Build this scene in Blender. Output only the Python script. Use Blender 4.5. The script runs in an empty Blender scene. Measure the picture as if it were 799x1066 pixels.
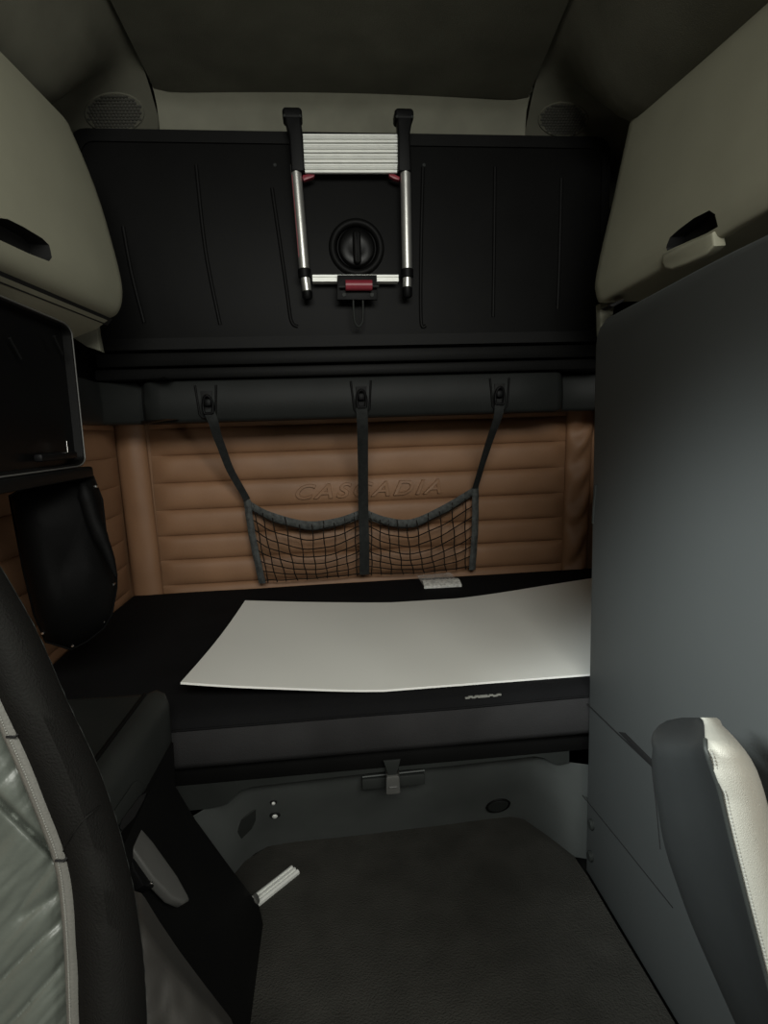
import bpy, bmesh, math, random
from mathutils import Vector, Matrix, noise
from mathutils.bvhtree import BVHTree
random.seed(4)
sc = bpy.context.scene
col = sc.collection
# ------------------------------------------------------------------ camera geometry (for measuring the cab)
F = 600.0; PX, PY = 399.5, 533.0
CZ = 1.05
a = Vector((-62., -83., F)).normalized()
b = Vector((6000., -285., F)); b = (b - a * a.dot(b)).normalized()
u = a.cross(b).normalized()
if u.y > 0: u = -u
CAM = Vector((0, 0, CZ))
def ray(px, py):
    d = Vector((px - PX, py - PY, F))
    return Vector((d.dot(b), d.dot(a), d.dot(u)))
def P(px, py, ax, val):
    r = ray(px, py)
    return CAM + r * ((val - CAM[ax]) / r[ax])
def PP(px, py, pt, nrm):
    r = ray(px, py); nrm = Vector(nrm)
    return CAM + r * ((Vector(pt) - CAM).dot(nrm) / r.dot(nrm))
def V(*c): return Vector(c)

# ------------------------------------------------------------------ materials
def mat(name, color, rough=0.6, metal=0.0, var=0.12, vscale=8.0, bump=0.0, bscale=200.0, spec=0.5, kind='noise', coat=0.0, sheen=0.0):
    m = bpy.data.materials.new(name); m.use_nodes = True
    nt = m.node_tree; N = nt.nodes; L = nt.links
    bs = N['Principled BSDF']
    tc = N.new('ShaderNodeTexCoord')
    nz = N.new('ShaderNodeTexNoise'); nz.inputs['Scale'].default_value = vscale; nz.inputs['Detail'].default_value = 5
    L.new(tc.outputs['Object'], nz.inputs['Vector'])
    cr = N.new('ShaderNodeValToRGB')
    c = color
    cr.color_ramp.elements[0].position = 0.3; cr.color_ramp.elements[1].position = 0.7
    cr.color_ramp.elements[0].color = (c[0]*(1-var), c[1]*(1-var), c[2]*(1-var), 1)
    cr.color_ramp.elements[1].color = (min(1, c[0]*(1+var)), min(1, c[1]*(1+var)), min(1, c[2]*(1+var)), 1)
    L.new(nz.outputs['Fac'], cr.inputs['Fac']); L.new(cr.outputs['Color'], bs.inputs['Base Color'])
    bs.inputs['Roughness'].default_value = rough; bs.inputs['Metallic'].default_value = metal
    bs.inputs['Specular IOR Level'].default_value = spec
    bs.inputs['Coat Weight'].default_value = coat
    bs.inputs['Sheen Weight'].default_value = sheen
    if bump > 0:
        if kind == 'leather':
            t2 = N.new('ShaderNodeTexVoronoi'); t2.inputs['Scale'].default_value = bscale; t2.feature = 'DISTANCE_TO_EDGE'; out = t2.outputs['Distance']
        elif kind == 'weave':
            t2 = N.new('ShaderNodeTexWave'); t2.inputs['Scale'].default_value = bscale; t2.inputs['Distortion'].default_value = 3; out = t2.outputs['Fac']
        else:
            t2 = N.new('ShaderNodeTexNoise'); t2.inputs['Scale'].default_value = bscale; t2.inputs['Detail'].default_value = 3; out = t2.outputs['Fac']
        L.new(tc.outputs['Object'], t2.inputs['Vector'])
        bp = N.new('ShaderNodeBump'); bp.inputs['Strength'].default_value = bump; bp.inputs['Distance'].default_value = 0.004
        L.new(out, bp.inputs['Height']); L.new(bp.outputs['Normal'], bs.inputs['Normal'])
    return m
M = dict(
    headliner=mat('headliner_fabric', (.112, .110, .086), .95, bump=.25, bscale=350, spec=.1),
    trimgrey=mat('beige_trim_plastic', (.16, .158, .122), .7, bump=.1, bscale=500, spec=.2),
    beige=mat('beige_cabinet_plastic', (.24, .236, .177), .55, var=.04, bump=.08, bscale=600, spec=.3),
    blackp=mat('black_moulded_plastic', (.0045, .0045, .0044), .5, bump=.12, bscale=700, spec=.10),
    charp=mat('charcoal_moulded_plastic', (.021, .023, .0215), .5, bump=.12, bscale=500, spec=.15),
    basep=mat('grey_base_plastic', (.062, .067, .064), .5, bump=.12, bscale=500, spec=.3),
    pocket=mat('pocket_black', (.010, .010, .010), .7, spec=.2),
    tan=mat('tan_leather', (.262, .143, .078), .5, var=.10, vscale=5, bump=.2, bscale=260, kind='leather', spec=.35),
    matt=mat('black_mattress_fabric', (.008, .008, .0085), .95, bump=.5, bscale=300, spec=.08),
    mattf=mat('mattress_border_fabric', (.028, .0275, .028), .95, bump=.4, bscale=420, spec=.08),
    board=mat('white_board', (.80, .80, .75), .42, var=.02, vscale=2, bump=.02, bscale=30, spec=.35),
    boarde=mat('white_board_edge', (.86, .86, .82), .6, var=.02),
    alu=mat('brushed_aluminium', (.62, .62, .59), .36, .85, var=.06, vscale=30, bump=.05, bscale=300),
    alur=mat('satin_rung_aluminium', (.80, .81, .77), .5, .25, var=.04, vscale=30),
    red=mat('dark_red_plastic', (.22, .022, .035), .4),
    rubber=mat('black_rubber', (.0035, .0035, .0037), .5, bump=.1, bscale=300, spec=.12),
    net=mat('brown_black_net_cord', (.012, .009, .007), .9, spec=.15),
    web=mat('black_webbing', (.021, .0225, .022), .8, var=.25, vscale=60, bump=.5, bscale=500, spec=.15),
    gather=mat('gathered_black_ribbon', (.036, .040, .038), .6, var=.6, vscale=70, bump=.4, bscale=300, spec=.5),
    leather=mat('grey_black_leather', (.088, .098, .084), .40, var=.06, vscale=8, bump=.06, bscale=260, spec=.55),
    leatherb=mat('black_leather', (.045, .043, .039), .5, var=.15, vscale=12, bump=.06, bscale=300, spec=.35),
    leathers=mat('dark_grey_seat_leather', (.017, .0185, .0185), .5, var=.08, vscale=8, bump=.06, bscale=500, kind='leather', spec=.2),
    leatherl=mat('lit_seat_leather', (.235, .23, .20), .42, var=.05, vscale=12, bump=.15, bscale=420, kind='leather', spec=.4),  # pale tone paints window light onto the dark seat leather
    pipe=mat('grey_piping_leather', (.15, .147, .132), .45, var=.1, bump=.2, bscale=400, spec=.4),
    thread=mat('grey_thread', (.20, .20, .18), .8),
    bolster=mat('black_bolster_fabric', (.011, .0108, .010), .92, bump=.4, bscale=450, spec=.06),
    carpet=mat('charcoal_carpet', (.034, .033, .029), .98, var=.18, vscale=10, bump=.8, bscale=260, spec=.05),
    closet=mat('dark_grey_closet_laminate', (.050, .054, .053), .6, var=.04, vscale=3, bump=.05, bscale=500, spec=.25),
    gloss=mat('gloss_black', (.003, .003, .003), .3, spec=.12),
    vinyl=mat('black_vinyl', (.003, .003, .003), .6, bump=.1, bscale=200, spec=.07),
    steel=mat('bright_steel', (.75, .75, .73), .22, 1.0),
    valance=mat('dark_valance_plastic', (.013, .0142, .0135), .5, bump=.12, bscale=500, spec=.14),
    foil=mat('crumpled_silver_film', (.72, .72, .68), .35, .2, var=.3, vscale=90, bump=.5, bscale=120),
    grip=mat('grey_satin_lever', (.075, .075, .07), .42, spec=.4),
    grille=mat('grey_grille', (.045, .044, .036), .8),
)
def clear_bag():
    m = mat('clear_plastic_film', (.8, .8, .78), .12, bump=.6, bscale=60, spec=.8)
    bs = m.node_tree.nodes['Principled BSDF']
    bs.inputs['Alpha'].default_value = .22
    return m
M['bag'] = clear_bag()

# ------------------------------------------------------------------ object helpers
def link(name, bm, m, parent=None, smooth=35, mats=None):
    bmesh.ops.recalc_face_normals(bm, faces=bm.faces)
    me = bpy.data.meshes.new(name); bm.to_mesh(me); bm.free()
    for mm in ([m] if mats is None else mats): me.materials.append(mm)
    if smooth:
        me.shade_smooth(); me.set_sharp_from_angle(angle=math.radians(smooth))
    o = bpy.data.objects.new(name, me); col.objects.link(o)
    if parent: 
        o.parent = parent; o.matrix_parent_inverse = Matrix.Translation(parent.location).inverted()
    return o
def tag(o, label, cat, group=None):
    o['label'] = label; o['category'] = cat
    if group: o['group'] = group
    return o
def thing(name, label, cat, loc, group=None):
    o = bpy.data.objects.new(name, None); col.objects.link(o); o.location = loc; o.empty_display_size = .05
    return tag(o, label, cat, group)
def struct(o): o['kind'] = 'structure'; return o

def box(bm, lo, hi, bev=0.0, seg=2, mtx=None):
    lo, hi = Vector(lo), Vector(hi)
    r = bmesh.ops.create_cube(bm, size=1)
    vs = r['verts']
    for v in vs: v.co = Vector([(lo[i]+hi[i])/2 + v.co[i]*(hi[i]-lo[i]) for i in range(3)])
    if bev > 0:
        es = set()
        for v in vs: es.update(v.link_edges)
        rr = bmesh.ops.bevel(bm, geom=list(es), offset=bev, segments=seg, profile=.5, affect='EDGES')
        vs = list({v for f in rr['faces'] for v in f.verts} | {v for v in vs if v.is_valid})
    if mtx is not None: bmesh.ops.transform(bm, matrix=mtx, verts=[v for v in vs if v.is_valid])
    return bm
def tube(bm, pts, r, n=8, closed=False, flat=None):
    pts = [Vector(p) for p in pts]
    rings = []; k = len(pts); prev = None
    for i, p in enumerate(pts):
        if closed: t = pts[(i+1) % k] - pts[i-1]
        else: t = pts[min(i+1, k-1)] - pts[max(i-1, 0)]
        t.normalize()
        ref = prev if prev is not None else (V(0, 0, 1) if abs(t.z) < .9 else V(0, 1, 0))
        s = t.cross(ref); 
        if s.length < 1e-6: s = t.cross(V(1, 0, 0))
        s.normalize(); w = s.cross(t).normalized(); prev = w
        rr = r[i] if isinstance(r, (list, tuple)) else r
        rings.append([bm.verts.new(p + (s*math.cos(2*math.pi*q/n) + w*math.sin(2*math.pi*q/n))*rr) for q in range(n)])
    m = k if closed else k-1
    for i in range(m):
        A, B = rings[i], rings[(i+1) % k]
        for q in range(n): bm.faces.new((A[q], A[(q+1) % n], B[(q+1) % n], B[q]))
    if not closed:
        bm.faces.new(rings[0][::-1]); bm.faces.new(rings[-1])
    return bm
def grid(bm, rows, close=False, mi=None):
    g = [[bm.verts.new(p) for p in r] for r in rows]
    for i in range(len(g)-1):
        n = len(g[i])
        for j in range(n if close else n-1):
            f = bm.faces.new((g[i][j], g[i][(j+1) % n], g[i+1][(j+1) % n], g[i+1][j]))
            if mi is not None: f.material_index = mi
    return g
def solidify(bm, geom, thickness):
    bm.normal_update()
    bmesh.ops.solidify(bm, geom=geom, thickness=thickness)
def loft(bm, rings):
    g = grid(bm, rings, True)
    bm.faces.new(g[0][::-1]); bm.faces.new(g[-1])
def prism(bm, pts, d, bev=0.0, seg=2):
    """closed polygon pushed along d"""
    d = Vector(d)
    A = [bm.verts.new(p) for p in pts]; B = [bm.verts.new(Vector(p)+d) for p in pts]
    n = len(A); f0 = bm.faces.new(A); f1 = bm.faces.new(B[::-1])
    for i in range(n): bm.faces.new((A[i], B[i], B[(i+1) % n], A[(i+1) % n]))
    if bev > 0:
        bmesh.ops.recalc_face_normals(bm, faces=bm.faces)
        es = [e for e in set(list(f0.edges)+list(f1.edges))]
        bmesh.ops.bevel(bm, geom=es, offset=bev, segments=seg, profile=.5, affect='EDGES')
    return bm
def disc(bm, c, axis, r, h, n=24, rx=1.0):
    """short cylinder, from c along axis"""
    axis = Vector(axis).normalized(); s = axis.cross(V(0, 0, 1))
    if s.length < 1e-4: s = V(1, 0, 0)
    s.normalize(); w = s.cross(axis)
    c = Vector(c)
    prism(bm, [c + s*math.cos(2*math.pi*q/n)*r*rx + w*math.sin(2*math.pi*q/n)*r for q in range(n)], axis*h, min(h, r)*.25, 1)
def spline(pts, n):
    """Catmull-Rom through pts"""
    pts = [Vector(p) if not isinstance(p, (int, float)) else p for p in pts]
    out = []; k = len(pts)-1
    for i in range(n+1):
        t = i/n*k; j = min(int(t), k-1); f = t-j
        p0, p1, p2, p3 = pts[max(j-1, 0)], pts[j], pts[j+1], pts[min(j+2, k)]
        out.append(.5*((2*p1) + (p2-p0)*f + (2*p0-5*p1+4*p2-p3)*f*f + (3*p1-p0-3*p2+p3)*f**3))
    return out
def interp(tab, t):
    for (t0, v0), (t1, v1) in zip(tab, tab[1:]):
        if t <= t1: return v0 + (v1-v0)*(t-t0)/(t1-t0)
    return tab[-1][1] + (tab[-1][1]-tab[-2][1])*(t-tab[-1][0])/(tab[-1][0]-tab[-2][0])
def cut(o, cbm):
    me = bpy.data.meshes.new('cutter'); bmesh.ops.recalc_face_normals(cbm, faces=cbm.faces); cbm.to_mesh(me); cbm.free()
    c = bpy.data.objects.new('cutter', me); col.objects.link(c)
    md = o.modifiers.new('b', 'BOOLEAN'); md.operation = 'DIFFERENCE'; md.object = c; md.solver = 'EXACT'; md.material_mode = 'TRANSFER'; me.materials.append(M['pocket'])
    bpy.context.view_layer.update()
    new = bpy.data.meshes.new_from_object(o.evaluated_get(bpy.context.evaluated_depsgraph_get()))
    o.modifiers.clear(); o.data = new
    bpy.data.objects.remove(c); bpy.data.meshes.remove(me)
    new.shade_smooth(); new.set_sharp_from_angle(angle=math.radians(35))
def rounded(c0, hw, hh, r, n=5):
    """rounded rectangle outline in 2-D"""
    out = []
    for cx, cy, a0 in ((hw-r, hh-r, 0), (-hw+r, hh-r, 90), (-hw+r, -hh+r, 180), (hw-r, -hh+r, 270)):
        for i in range(n+1):
            t = math.radians(a0+90*i/n); out.append((c0[0]+cx+r*math.cos(t), c0[1]+cy+r*math.sin(t)))
    return out

# ================================================================== SETTING
XL, XR, YB = -0.78, 1.12, 2.30
MZ = 0.454           # mattress top
# floor with carpet
bm = bmesh.new(); box(bm, (XL-.05, -.9, -.06), (XR+.05, YB+.06, -.012))
struct(link('floor', bm, M['blackp'], smooth=0))
bm = bmesh.new()
edge = [(-.62, 1.0), (-.36, 1.03)] + [P(x, y, 2, 0).xy for x, y in ((236, 920), (255, 896), (278, 881), (300, 877), (306, 875), (345, 873), (380, 869), (420, 864), (470, 858), (505, 853), (533, 849), (545, 853))]
edge = [(e[0], e[1]) for e in edge] + [tuple(P(571, 871, 2, 0).xy), tuple(P(596, 890, 2, 0).xy)]
rows = []
n = len(edge)
for i, (x, y) in enumerate(edge):
    rows.append([V(x, -.85+(y+.85)*j/26, 0.0 + .004*noise.noise(V(x*5, j*.4, 0)) - (.008 if j == 26 else 0)) for j in range(27)])
grid(bm, rows)
solidify(bm, geom=list(bm.faces), thickness=.008)
o = tag(link('floor_carpet', bm, M['carpet'], smooth=60), 'charcoal carpet with ragged cut edge covering the cab floor before the bunk', 'carpet')
# quilted rear wall
SEAM = [.30, .375, .469, .570, .667, .769, .875, .981, 1.083, 1.19, 1.30]
def puff(z):
    for s0, s1 in zip(SEAM, SEAM[1:]):
        if s0 <= z <= s1:
            f = (z-s0)/(s1-s0)
            return .020*max(0, 1-abs(2*f-1)**3.2)**.7
    return 0
bm = bmesh.new()
zs = []
for s0, s1 in zip(SEAM, SEAM[1:]):
    for f in (0, .012, .03, .07, .14, .25, .4, .55, .7, .82, .9, .95, .975, .99): zs.append(s0+(s1-s0)*f)
zs.append(SEAM[-1])
x0, x1 = -.665, .985
rows = []
for z in zs:
    r = []
    for i in range(61):
        x = x0+(x1-x0)*i/60
        w = .0035*noise.noise(V(x*7, z*9, 1.3)) + .0016*noise.noise(V(x*30, z*12, 4))
        p = puff(z)
        edgef = min(1, min(i, 60-i)/1.6)
        r.append(V(x, YB - p*edgef - w*min(1, p/.01), z + .0016*noise.noise(V(x*4, z*3, 8))))
    rows.append(r)
grid(bm, rows)
box(bm, (XL-.05, YB+.004, -.06), (XR+.05, YB+.06, 2.32))
wall = struct(link('wall_back', bm, M['tan'], smooth=60))
# embossed word between the third and fourth seams
cu = bpy.data.curves.new('emboss', 'FONT'); cu.body = 'CASCADIA'; cu.shear = .35; cu.extrude = .008; cu.bevel_depth = .014; cu.bevel_resolution = 2; cu.space_character = 1.25; cu.offset = .012
to = bpy.data.objects.new('emboss', cu); col.objects.link(to); bpy.context.view_layer.update()
me = bpy.data.meshes.new_from_object(to.evaluated_get(bpy.context.evaluated_depsgraph_get()))
bpy.data.objects.remove(to)
xs = [v.co.x for v in me.vertices]; ys = [v.co.y for v in me.vertices]
pl, pr = P(308, 521, 1, YB-.02), P(459, 508, 1, YB-.02)
ht = .060
for v in me.vertices:
    fx = (v.co.x-min(xs))/(max(xs)-min(xs)); fy = (v.co.y-min(ys))/(max(ys)-min(ys))
    zz = .790+fy*ht
    v.co = V(pl.x+fx*(pr.x-pl.x), YB-puff(zz)+.004-.62*(v.co.z), zz)
me.materials.clear(); me.materials.append(M['tan'])
lo = bpy.data.objects.new('embossed_lettering', me); col.objects.link(lo); lo.parent = wall
# side walls: quilted lower part with long seams, plain upper part
def side_wall(name, x, sgn, y0, y1):
    bm = bmesh.new(); rows = []
    for z in zs:
        rows.append([V(x + sgn*puff(z)*.55*min(1, min(i, 40-i)/1.5), y0+(y1-y0)*i/40, z) for i in range(41)])
    grid(bm, rows)
    lo_, hi_ = sorted((x-sgn*.004, x-sgn*.06))
    box(bm, (lo_, -.2, -.06), (hi_, YB+.06, 2.32))
    return struct(link(name, bm, M['tan'], smooth=60))
side_wall('wall_left', XL, 1, .2, YB-.04)
side_wall('wall_right', XR, -1, .2, YB-.04)
for nm, lo_, hi_ in (('trim_6', (XL-.002, .2, 1.10), (XL+.022, YB-.005, 1.84)), ('trim_7', (XR-.022, .2, 1.10), (XR+.002, YB-.005, 1.84)), ('trim_8', (XL, YB-.03, 1.10), (XR, YB+.002, 1.84)), ('trim_9', (XL-.002, .2, 1.842), (XL+.020, YB-.005, 2.16)), ('trim_10', (XR-.020, .2, 1.842), (XR+.002, YB-.005, 2.16))):
    bm = bmesh.new(); box(bm, lo_, hi_, .004, 1); struct(link(nm, bm, M['headliner'] if nm in ('trim_9', 'trim_10') else M['blackp']))
# padded corner columns
def column(name, top, bot, w, wrinkle):
    bm = bmesh.new(); rows = []
    for k in range(49):
        f = k/48; c = top.lerp(bot, f); r = []
        for j in range(17):
            t = math.radians(-20+220*j/16)
            dx = -math.cos(t)*w
            wr = 0
            if wrinkle: 
                wr = .012*math.sin((f*34 + dx/w*2.2)*1.0 + 2*noise.noise(V(f*6, j*.2, 2)))*math.sin(math.pi*j/16)
            wr += .003*noise.noise(V(f*7, j*.3, 7))
            r.append(V(c.x+dx, c.y-(math.sin(t))*(.035+wr), c.z))
        rows.append(r)
    grid(bm, rows)
    return struct(link(name, bm, M['tan'], smooth=80))
column('trim_1', P(134, 440, 1, YB-.015), P(158, 614, 1, YB-.015)+V(-.012, 0, -.06), .056, False)
tr = P(599, 425, 1, YB-.01); br = P(592, 585, 1, YB-.01)
column('trim_2', tr+V(.02, 0, .03), br+V(.02, 0, -.05), .055, True)

# ceiling: flat centre panel, sloping sides, recessed rear lip
bm = bmesh.new()
SL, SRr = -.485, .735
def seamx(y, s): return (-.485 if s < 0 else .737+ (2.07-y)*(-.11))
for s in (-1, 1):
    rows = []
    for k in range(41):
        y = -.3+(2.13+.3)*k/40
        xs_ = seamx(y, s); r = []
        for j in range(15):
            d = .5*j/14
            f = max(0, (y-1.86)/.27)
            g_ = max(0, min(1, (y-1.64)/.34)); g_ = g_*g_*(3-2*g_)
            z = 2.155 - .29*(1-math.exp(-(d/.105)**1.6))*(1-.82*g_) - .125*f*f
            r.append(V(xs_+s*d, y, z))
        rows.append(r)
    grid(bm, rows)
ceil_side = link('ceiling', bm, M['headliner'], smooth=50)
bvh_bm = bmesh.new(); bvh_bm.from_mesh(ceil_side.data); BV = BVHTree.FromBMesh(bvh_bm)
struct(ceil_side)
bm = bmesh.new()
rows = []
for k in range(21):
    y = -.3+(2.055+.3)*k/20
    xa, xb = seamx(y, -1)+.004, seamx(y, 1)-.004
    rows.append([V(xa+(xb-xa)*j/16, y, 2.148 + .008*math.sin(math.pi*j/16)) for j in range(17)])
grid(bm, rows); solidify(bm, geom=list(bm.faces), thickness=.012)
struct(link('trim_3', bm, M['headliner'], smooth=50))
bm = bmesh.new(); rows = []
for j in range(25):
    x = SL-.002+(SRr-SL+.004)*j/24
    e = min(1, min(j, 24-j)/1.2)
    prof = [(2.045, 2.150), (2.050, 2.158), (2.06, 2.150), (2.085, 2.135), (2.105, 2.11), (2.115, 2.07), (2.118, 2.03), (2.115, 1.98)]
    rows.append([V(x, y-(1-e)*.03, z) for y, z in prof])
grid(bm, rows); solidify(bm, geom=list(bm.faces), thickness=-.008)
struct(link('trim_4', bm, M['trimgrey'], smooth=60))
bm = bmesh.new(); box(bm, (XL-.05, -.3, 2.17), (XR+.05, YB+.06, 2.24)); struct(link('roof', bm, M['headliner'], smooth=0))

# speaker grilles set in the corners of the headliner
def surf(px, py):
    h = BV.ray_cast(CAM, ray(px, py).normalized()); return h[0], h[1]
def speaker(cx, cy, rx, ry, label):
    c, nrm = surf(cx, cy)
    if nrm.dot(ray(cx, cy)) > 0: nrm = -nrm
    t = thing('speaker_grille', label, 'speaker', c, 'ceiling corner speakers')
    def sp(fx, fy):
        p, n_ = surf(cx+rx*fx, cy+ry*fy)
        if p is None: return c, nrm
        return p, (-n_ if n_.dot(ray(cx, cy)) > 0 else n_)
    bmc = bmesh.new()
    rows = []
    for f in (1.02, 1.0, .97, .8, .6, .4, .2, .03):
        rows.append([p+n_*(-.002 if f > 1.01 else .0035 if f > .96 else .0025) for p, n_ in (sp(f*math.cos(q*math.pi/20), f*math.sin(q*math.pi/20)) for q in range(40))])
    g = grid(bmc, rows, True); bmc.faces.new(g[-1])
    cone = link('mesh_cover', bmc, M['headliner'], t, 80)
    bmh = bmesh.new()
    for i in range(-8, 9):
        for j in range(-6, 7):
            fx, fy = (i+.5*(j % 2))/8.2, j/6.2
            if fx*fx+fy*fy > .86: continue
            p, n_ = sp(fx, fy)
            disc(bmh, p+n_*.001, n_, .0058, .0026, 8)
    link('perforation', bmh, M['grille'], cone, 60)['kind'] = 'stuff'
speaker(119, 117, 31, 21, 'oval speaker grille in the headliner corner above the left cabinet')
speaker(586, 124, 26, 18, 'oval speaker grille in the headliner corner above the right cabinet')

# ================================================================== UPPER BUNK folded up
YP = 2.00     # visible face
ub = thing('upper_bunk', 'black upper bunk folded up flat behind the ladder', 'bunk', (.15, 2.04, 1.30))
def XZ(px, py, y=YP): return P(px, py, 1, y)
tl, tr_, bl, br_ = XZ(60, 134), XZ(636, 141), XZ(104, 372), XZ(632, 352)
zt, zb = (tl.z+tr_.z)/2, (bl.z+br_.z)/2
xl, xr = -.74, tr_.x
bm = bmesh.new(); cx, cz = (xl+xr)/2, (zt+zb)/2
prism(bm, [V(cx+x, YP, cz+z) for x, z in rounded((0, 0), (xr-xl)/2, (zt-zb)/2, .05)], (0, .075, 0), .008, 3)
link('panel', bm, M['blackp'], ub)
# raised border frame
bm = bmesh.new()
o1 = rounded((0, 0), (xr-xl)/2-.004, (zt-zb)/2-.004, .05); o2 = rounded((0, 0), (xr-xl)/2-.035, (zt-zb)/2-.040, .04)
rows = [[V(cx+x, YP+.003, cz+z) for x, z in o1], [V(cx+x*.999, YP-.008, cz+z*.999) for x, z in o1], [V(cx+x, YP-.008, cz+z) for x, z in o2], [V(cx+x, YP+.003, cz+z) for x, z in o2]]
grid(bm, rows, True); link('border_frame', bm, M['blackp'], ub, 30)
# pressed ribs
for pts in ([(128, 236), (137, 285), (150, 336)], [(204, 172), (214, 262), (229, 338)], [(283, 196), (298, 300), (303, 334), (310, 340)], [(440, 174), (438, 262), (438, 334), (443, 339)], [(515, 174), (514, 262), (513, 330)], [(584, 186), (582, 270), (580, 322)]):
    bm = bmesh.new(); tube(bm, spline([XZ(x, y)+V(0, .001, 0) for x, y in pts], 14), .0065, 8); link('pressed_rib', bm, M['blackp'], ub, 80)
for x, y in ((286, 172), (441, 172)):
    bm = bmesh.new(); disc(bm, XZ(x, y)+V(0, .002, 0), (0, -1, 0), .006, .005, 12); link('rivet', bm, M['charp'], ub)
# rotary latch
c = XZ(371, 258)
bm = bmesh.new()
Rr = .092
rows = []
for f, y in ((1.0, .001), (.97, -.010), (.86, -.013), (.76, -.010), (.73, .0), (.70, .000)):
    rows.append([c+V(math.cos(q*math.pi/24)*Rr*f, y, math.sin(q*math.pi/24)*Rr*f) for q in range(48)])
grid(bm, rows, True); dial = link('latch_bezel', bm, M['blackp'], ub, 60)
bm = bmesh.new()
rows = [[c+V(math.cos(q*math.pi/24)*Rr*f*.94, y, math.sin(q*math.pi/24)*Rr*f) for q in range(48)] for f, y in ((.70, 0), (.68, -.008), (.6, -.012), (.3, -.010), (.02, -.008))]
g = grid(bm, rows, True); bm.faces.new(g[-1]); link('latch_dial', bm, M['gloss'], dial, 60)
bm = bmesh.new(); prism(bm, [c+V(x, -.006, z-.005) for x, z in rounded((0, 0), .0125, .052, .0124)], (0, -.024, 0), .006, 2); link('latch_grip', bm, M['blackp'], dial, 60)
# stepped hinge rails along the bunk foot
def rail(name, z0, z1, y, m, d=.06):
    bm = bmesh.new(); box(bm, (xl+.02, y, z0), (xr-.02, y+d, z1), .006, 2); return link(name, bm, m, ub)
zz = lambda py, y: (P(370, py, 1, y).z)
rail('hinge_rail', zz(377, 1.985), zz(363, 1.985), 1.985, M['blackp'])
rail('hinge_rail', zz(390, 1.965), zz(379, 1.965), 1.965, M['blackp'], .07)

# ================================================================== VALANCE under the bunk (structure)
zv1 = P(376, 392, 1, 1.99).z; zv0 = P(376, 434, 1, 1.99).z
path = []
def arc(cx, cy, r, a0, a1, n=8): return [V(cx+r*math.cos(math.radians(a0+(a1-a0)*i/n)), cy+r*math.sin(math.radians(a0+(a1-a0)*i/n)), 0) for i in range(n+1)]
xA = P(152, 420, 1, 1.99).x
path = [V(-.70, 1.25, 0), V(-.70, 1.5, 0), V(-.70, 1.80, 0)] + arc(-.66, 1.95, .055, 180, 90, 6)[1:3] + [V(-.60, 2.06, 0), V(xA-.045, 2.06, 0)] + [V(xA-.03, 2.055, 0), V(xA-.015, 2.03, 0), V(xA-.005, 2.005, 0), V(xA+.02, 1.992, 0)] + [V(xA+.05+i*.1, 1.99, 0) for i in range(13)]
xB = P(585, 410, 1, 1.99).x
path = [p for p in path if p.x < xB-.05] + [V(xB-.02, 1.992, 0), V(xB, 2.005, 0), V(xB+.012, 2.03, 0), V(xB+.03, 2.06, 0), V(xB+.12, 2.06, 0), V(1.06, 2.0, 0), V(1.08, 1.8, 0), V(1.08, 1.3, 0)]
bm = bmesh.new(); rows = []
for i, p in enumerate(path):
    t = (path[min(i+1, len(path)-1)]-path[max(i-1, 0)]).normalized(); nrm = V(t.y, -t.x, 0)   # points into the cab
    rows.append([p+nrm*o_+V(0, 0, z) for o_, z in ((-.22, zv1+.004), (-.03, zv1+.004), (-.004, zv1), (0, zv1-.006), (.004, (zv0+zv1)/2), (.002, zv0+.012), (-.004, zv0+.002), (-.014, zv0-.002), (-.22, zv0+.01))])
grid(bm, rows)
val = struct(link('trim_5', bm, M['valance'], smooth=40))
for cxp, cyp in ((215, 417), (376, 412), (520, 409)):
    p = P(cxp, cyp, 1, 1.984)
    bm = bmesh.new()
    out = [(-.034, .05), (.034, .05), (.026, -.045), (.018, -.056), (-.018, -.056), (-.026, -.045)]
    bmx = [p+V(x, 0, z) for x, z in out]
    tube(bm, bmx[1:]+bmx[:1], .0035, 6); link('hook_recess_rim', bm, M['blackp'], val, 80)
    bm = bmesh.new(); prism(bm, [p+V(x*.55, -.001, z*.7-.004) for x, z in out], (0, .012, 0), .002); hp = link('hook_recess', bm, M['pocket'], val)

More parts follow.
